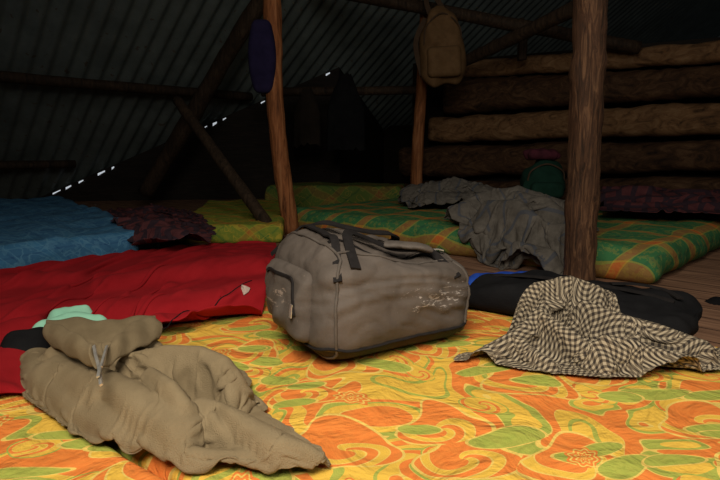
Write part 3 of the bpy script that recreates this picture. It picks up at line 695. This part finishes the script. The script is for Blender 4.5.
# ------------------------------------------------ gray blankets on green mattress
M4=[(p.x,p.y) for p in M4poly]
def hgray(ridges,k=70):
    def f(x,y):
        base=np.where(inpoly(x,y,M4),.205,0.0); return base+ridge_field(x,y,ridges,.20,k)
    return f
f1=Field(-.2,2.6,2.2,5.6,hgray([[(.66,3.78,.12,.10,'w'),(.84,3.80,.21,.11,'w'),(1.05,3.72,.25,.12,'w'),(1.3,3.58,.17,.10,'w')],[(.82,3.60,.17,.065,'w'),(.96,3.40,.19,.07,'w'),(1.02,3.26,.12,.065,'w')],
    [(1.0,3.62,.23,.065,'w'),(1.15,3.44,.20,.065,'w'),(1.26,3.28,.10,.065,'w')],[(1.2,3.60,.18,.055,'w'),(1.38,3.46,.13,.055,'w')],[(.90,3.18,.18,.055,'w'),(1.05,3.02,.16,.055,'w')],[(1.0,3.24,.14,.04,'w'),(1.16,3.10,.12,.04,'w')]],170),.013,1)
gxy=coons(124,112,
  [(.82,3.30),(.90,3.14),(1.0,3.01),(1.10,2.92)],
  [(1.10,2.92),(1.28,3.14),(1.42,3.32),(1.44,3.52)],
  [(.62,3.90),(.82,3.94),(1.1,3.88),(1.32,3.74),(1.44,3.52)],
  [(.82,3.30),(.70,3.52),(.62,3.72),(.62,3.90)])
cloth('blanket',gxy,1.40,f1,'gray wool blanket with dark stripes tumbled over the mattress edge','blanket',M_gray,steps=120,amp=.045,wl=.12,seed=74,th=.006,pin=.8,pieces=.42,k2=.76,smooth=1)
f2=Field(-.2,2.6,3.6,7,hgray([[(.50,5.05,.17,.2,'w'),(.85,5.0,.24,.22,'w'),(1.15,4.9,.16,.2,'w')],[(.6,4.8,.13,.15,'w'),(1.0,4.65,.13,.15,'w')]],110),.025,1)
g2=coons(90,80,[(.42,4.74),(.8,4.60),(1.16,4.5)],[(1.16,4.5),(1.30,4.8),(1.32,5.2)],[(.42,5.40),(.9,5.36),(1.32,5.2)],[(.42,4.74),(.38,5.1),(.42,5.40)])
cloth('blanket',g2,1.42,f2,'gray wool blanket bunched up on the green mattress','blanket',M_gray,steps=100,amp=.05,wl=.15,seed=62,th=.007,pin=.7,pieces=.5,k2=.8,smooth=1)
def hm(x,y): return .185+ridge_field(x,y,[[(110,222,.05,.12),(150,224,.09,.10),(190,234,.07,.09)],[(140,238,.06,.07),(185,242,.05,.06)]],.185)
f3=Field(-3,0,2.4,6,hm,.02,2)
mxy=coons(90,80,Q([(134,250),(170,253),(206,248)],.165),Q([(206,248),(214,234),(198,218)],.165),Q([(104,216),(150,210),(198,218)],.18),Q([(134,250),(114,234),(104,216)],.165))
cloth('blanket',mxy,1.35,f3,'dark maroon checked blanket crumpled beside the blue mattress','blanket',M_dark,steps=100,amp=.03,wl=.13,seed=63,th=.004,pieces=.45,k2=.78)
def hd(x,y): return .27+ridge_field(x,y,[[(610,190,.10,.3),(690,195,.08,.3)]],.27)
f4=Field(1,5.5,3,8,hd,.03,2)
dxy=coons(70,50,Q([(605,210),(740,214)],.27),Q([(740,214),(740,194)],.28),Q([(600,192),(740,194)],.28),Q([(605,210),(600,192)],.28))
cloth('blanket',dxy,1.25,f4,'dark brown plaid blanket on the mattress by the log wall','blanket',M_dark,steps=70,amp=.04,wl=.22,seed=64,th=.006)
heap('cloth',[[(478,273,.06,.07),(510,271,.08,.08),(548,270,.06,.07)]],.0,M_bluecloth,'bright blue cloth on the floor behind the black bag','cloth',res=.01,wr=.012,seed=53,wlen=.1)
heap('sock',[[(716,296,.03,.04),(735,298,.03,.04)]],.0,M_black,'small black sock on the wooden floor','sock',res=.008,wr=.004,seed=55)
# ------------------------------------------------ backpacks
def pack(name,loc,h,mat,mat2,label,rot=0,seed=1,round_=.45,slouch=0):
    r=bpy.data.objects.new(name,None); link(r,label,'backpack'); r.location=loc; r.rotation_euler=(0,slouch,rot); vn=VN(.3,10,seed)
    w,d,t=h
    def prof(z): return 1-.42*max(0,z-.35)**1.6/(.65**1.6)
    def de(p):
        z=(p[2]+t/2)/t; s=prof(z); k=.030*float(vn(p[0],p[1],p[2])); return Vector((p[0]*s*(1+k*2),p[1]*s+k,p[2]+t/2+k))
    link(rbox_mesh('body',(w/2,d/2,t/2),min(w,d,t)*round_,.03,de,kr=5),parent=r,mat=mat)
    def d2(p): return Vector((p[0],p[1]-d/2+.01,p[2]+t*.27))
    link(rbox_mesh('front_pocket',(w*.36,d*.2,t*.20),d*.18,.04,d2,kr=4),parent=r,mat=mat2)
    link(ribbon('zipper',spline([(-w*.40,-d*.3,t*.5),(-w*.34,-d*.36,t*.74),(0,-d*.36,t*.9),(w*.34,-d*.36,t*.74),(w*.40,-d*.3,t*.5)],6),(0,-1,.2),.014,.01),parent=r,mat=M_packd)
    return r
gp=D(542,197,5.55)
gpk=pack('backpack',Vector((gp.x,gp.y,.207)),(.44,.30,.40),M_green,M_green,'dark green backpack standing among bedding by the log wall',seed=91,round_=.48)
pn=VN(.12,8,95)
pk_=rbox_mesh('cloth',(.15,.10,.05),.045,.02,lambda p:Vector((p[0],p[1],p[2]+.05-.8*p[0]**2))*(1+.10*float(pn(p[0],p[1],p[2]))),kr=4)
pk_.location=(gp.x-.03,gp.y,.61); link(pk_,'dull pink cloth lying on top of the green backpack','cloth',mat=M_pink)
hpz=D(443,84,6.05); hb=pack('backpack',hpz,(.48,.28,.76),M_pack,M_pack,'brown canvas backpack hanging from the overhead beam',seed=92,round_=.49,slouch=-.06)
link(ribbon('hanging_strap',spline([(-.10,0,.68),(-.14,.0,.82),(-.12,.0,.97),(-.04,.0,.86),(.05,0,.70)],6),(0,-1,0),.05,.012),parent=hb,mat=M_packd)
link(ribbon('shoulder_strap',spline([(-.16,-.02,.66),(-.27,-.02,.42),(-.22,-.02,.10)],6),(0,-1,0),.05,.012),parent=hb,mat=M_packd)
pc=D(270,95,4.75)
def pdef(p):
    z=(p[2]+.28)/.56; s=.5+.6*math.sin(math.pi*min(1,(z*.8+.1))); return Vector((p[0]*s,p[1]*s,p[2]+.28))
po=rbox_mesh('cloth_bag',(.10,.07,.28),.05,.03,pdef,kr=3); po.location=pc+Vector((-.03,-.14,0)); link(po,'dark purple cloth bag hanging on the timber post','bag',mat=M_purple)
def garment(name,u,vt,vb,y,w,mat,label,seed):
    top=D(u,vt,y); bot=D(u,vb,y); h=top.z-bot.z; nx,ny=28,20; vs=[];fs=[]; vn=VN(.3,8,seed)
    for j in range(ny+1):
        for i in range(nx):
            a=2*math.pi*i/nx; t=j/ny; ww=w*(.35+.75*min(1,(1-t)*2.2))*(1+.12*math.sin(5*a+seed)*(1-t)); vs.append((math.cos(a)*ww/2,math.sin(a)*ww*.22,t*h+.02*float(vn(math.cos(a),t))))
    for j in range(ny):
        for i in range(nx): fs.append([j*nx+i,j*nx+(i+1)%nx,(j+1)*nx+(i+1)%nx,(j+1)*nx+i])
    o=mk(name,vs,fs); o.location=bot; link(o,label,'clothes',mat=mat)
garment('jacket',346,74,150,6.95,.4,M_black,'dark jacket hanging from a beam at the back',3)
garment('jacket',308,88,145,7.0,.3,fabric('dark_coat',(.012,.009,.007),(.025,.018,.013)),'dark brown coat hanging from a beam at the back',5)
# ------------------------------------------------ lights
def area(name,loc,tgt,size,power,col,sy=None,spread=180):
    l=bpy.data.lights.new(name,'AREA'); l.energy=power; l.color=col; l.size=size; l.spread=math.radians(spread)
    if sy: l.shape='RECTANGLE'; l.size_y=sy
    o=bpy.data.objects.new(name,l); o.location=loc; o.rotation_euler=(Vector(tgt)-Vector(loc)).to_track_quat('-Z','Y').to_euler(); sc.collection.objects.link(o)
area('door_light',(-.30,-.3,2.0),(.28,1.30,.1),.9,37,(1,.90,.75),1.1,130)
area('fill_light',(1.8,-1.0,2.3),(.6,4,.3),1.2,19,(1,.92,.80))
area('attic_fill',(.6,.6,3.1),(.0,6.6,1.1),1.0,15,(1,.94,.86))  # added fill to brighten roof and back of the room, no actual lamp
w=bpy.data.worlds.new('world'); sc.world=w; w.use_nodes=True; w.node_tree.nodes['Background'].inputs[0].default_value=(.5,.6,.7,1); w.node_tree.nodes['Background'].inputs[1].default_value=.012
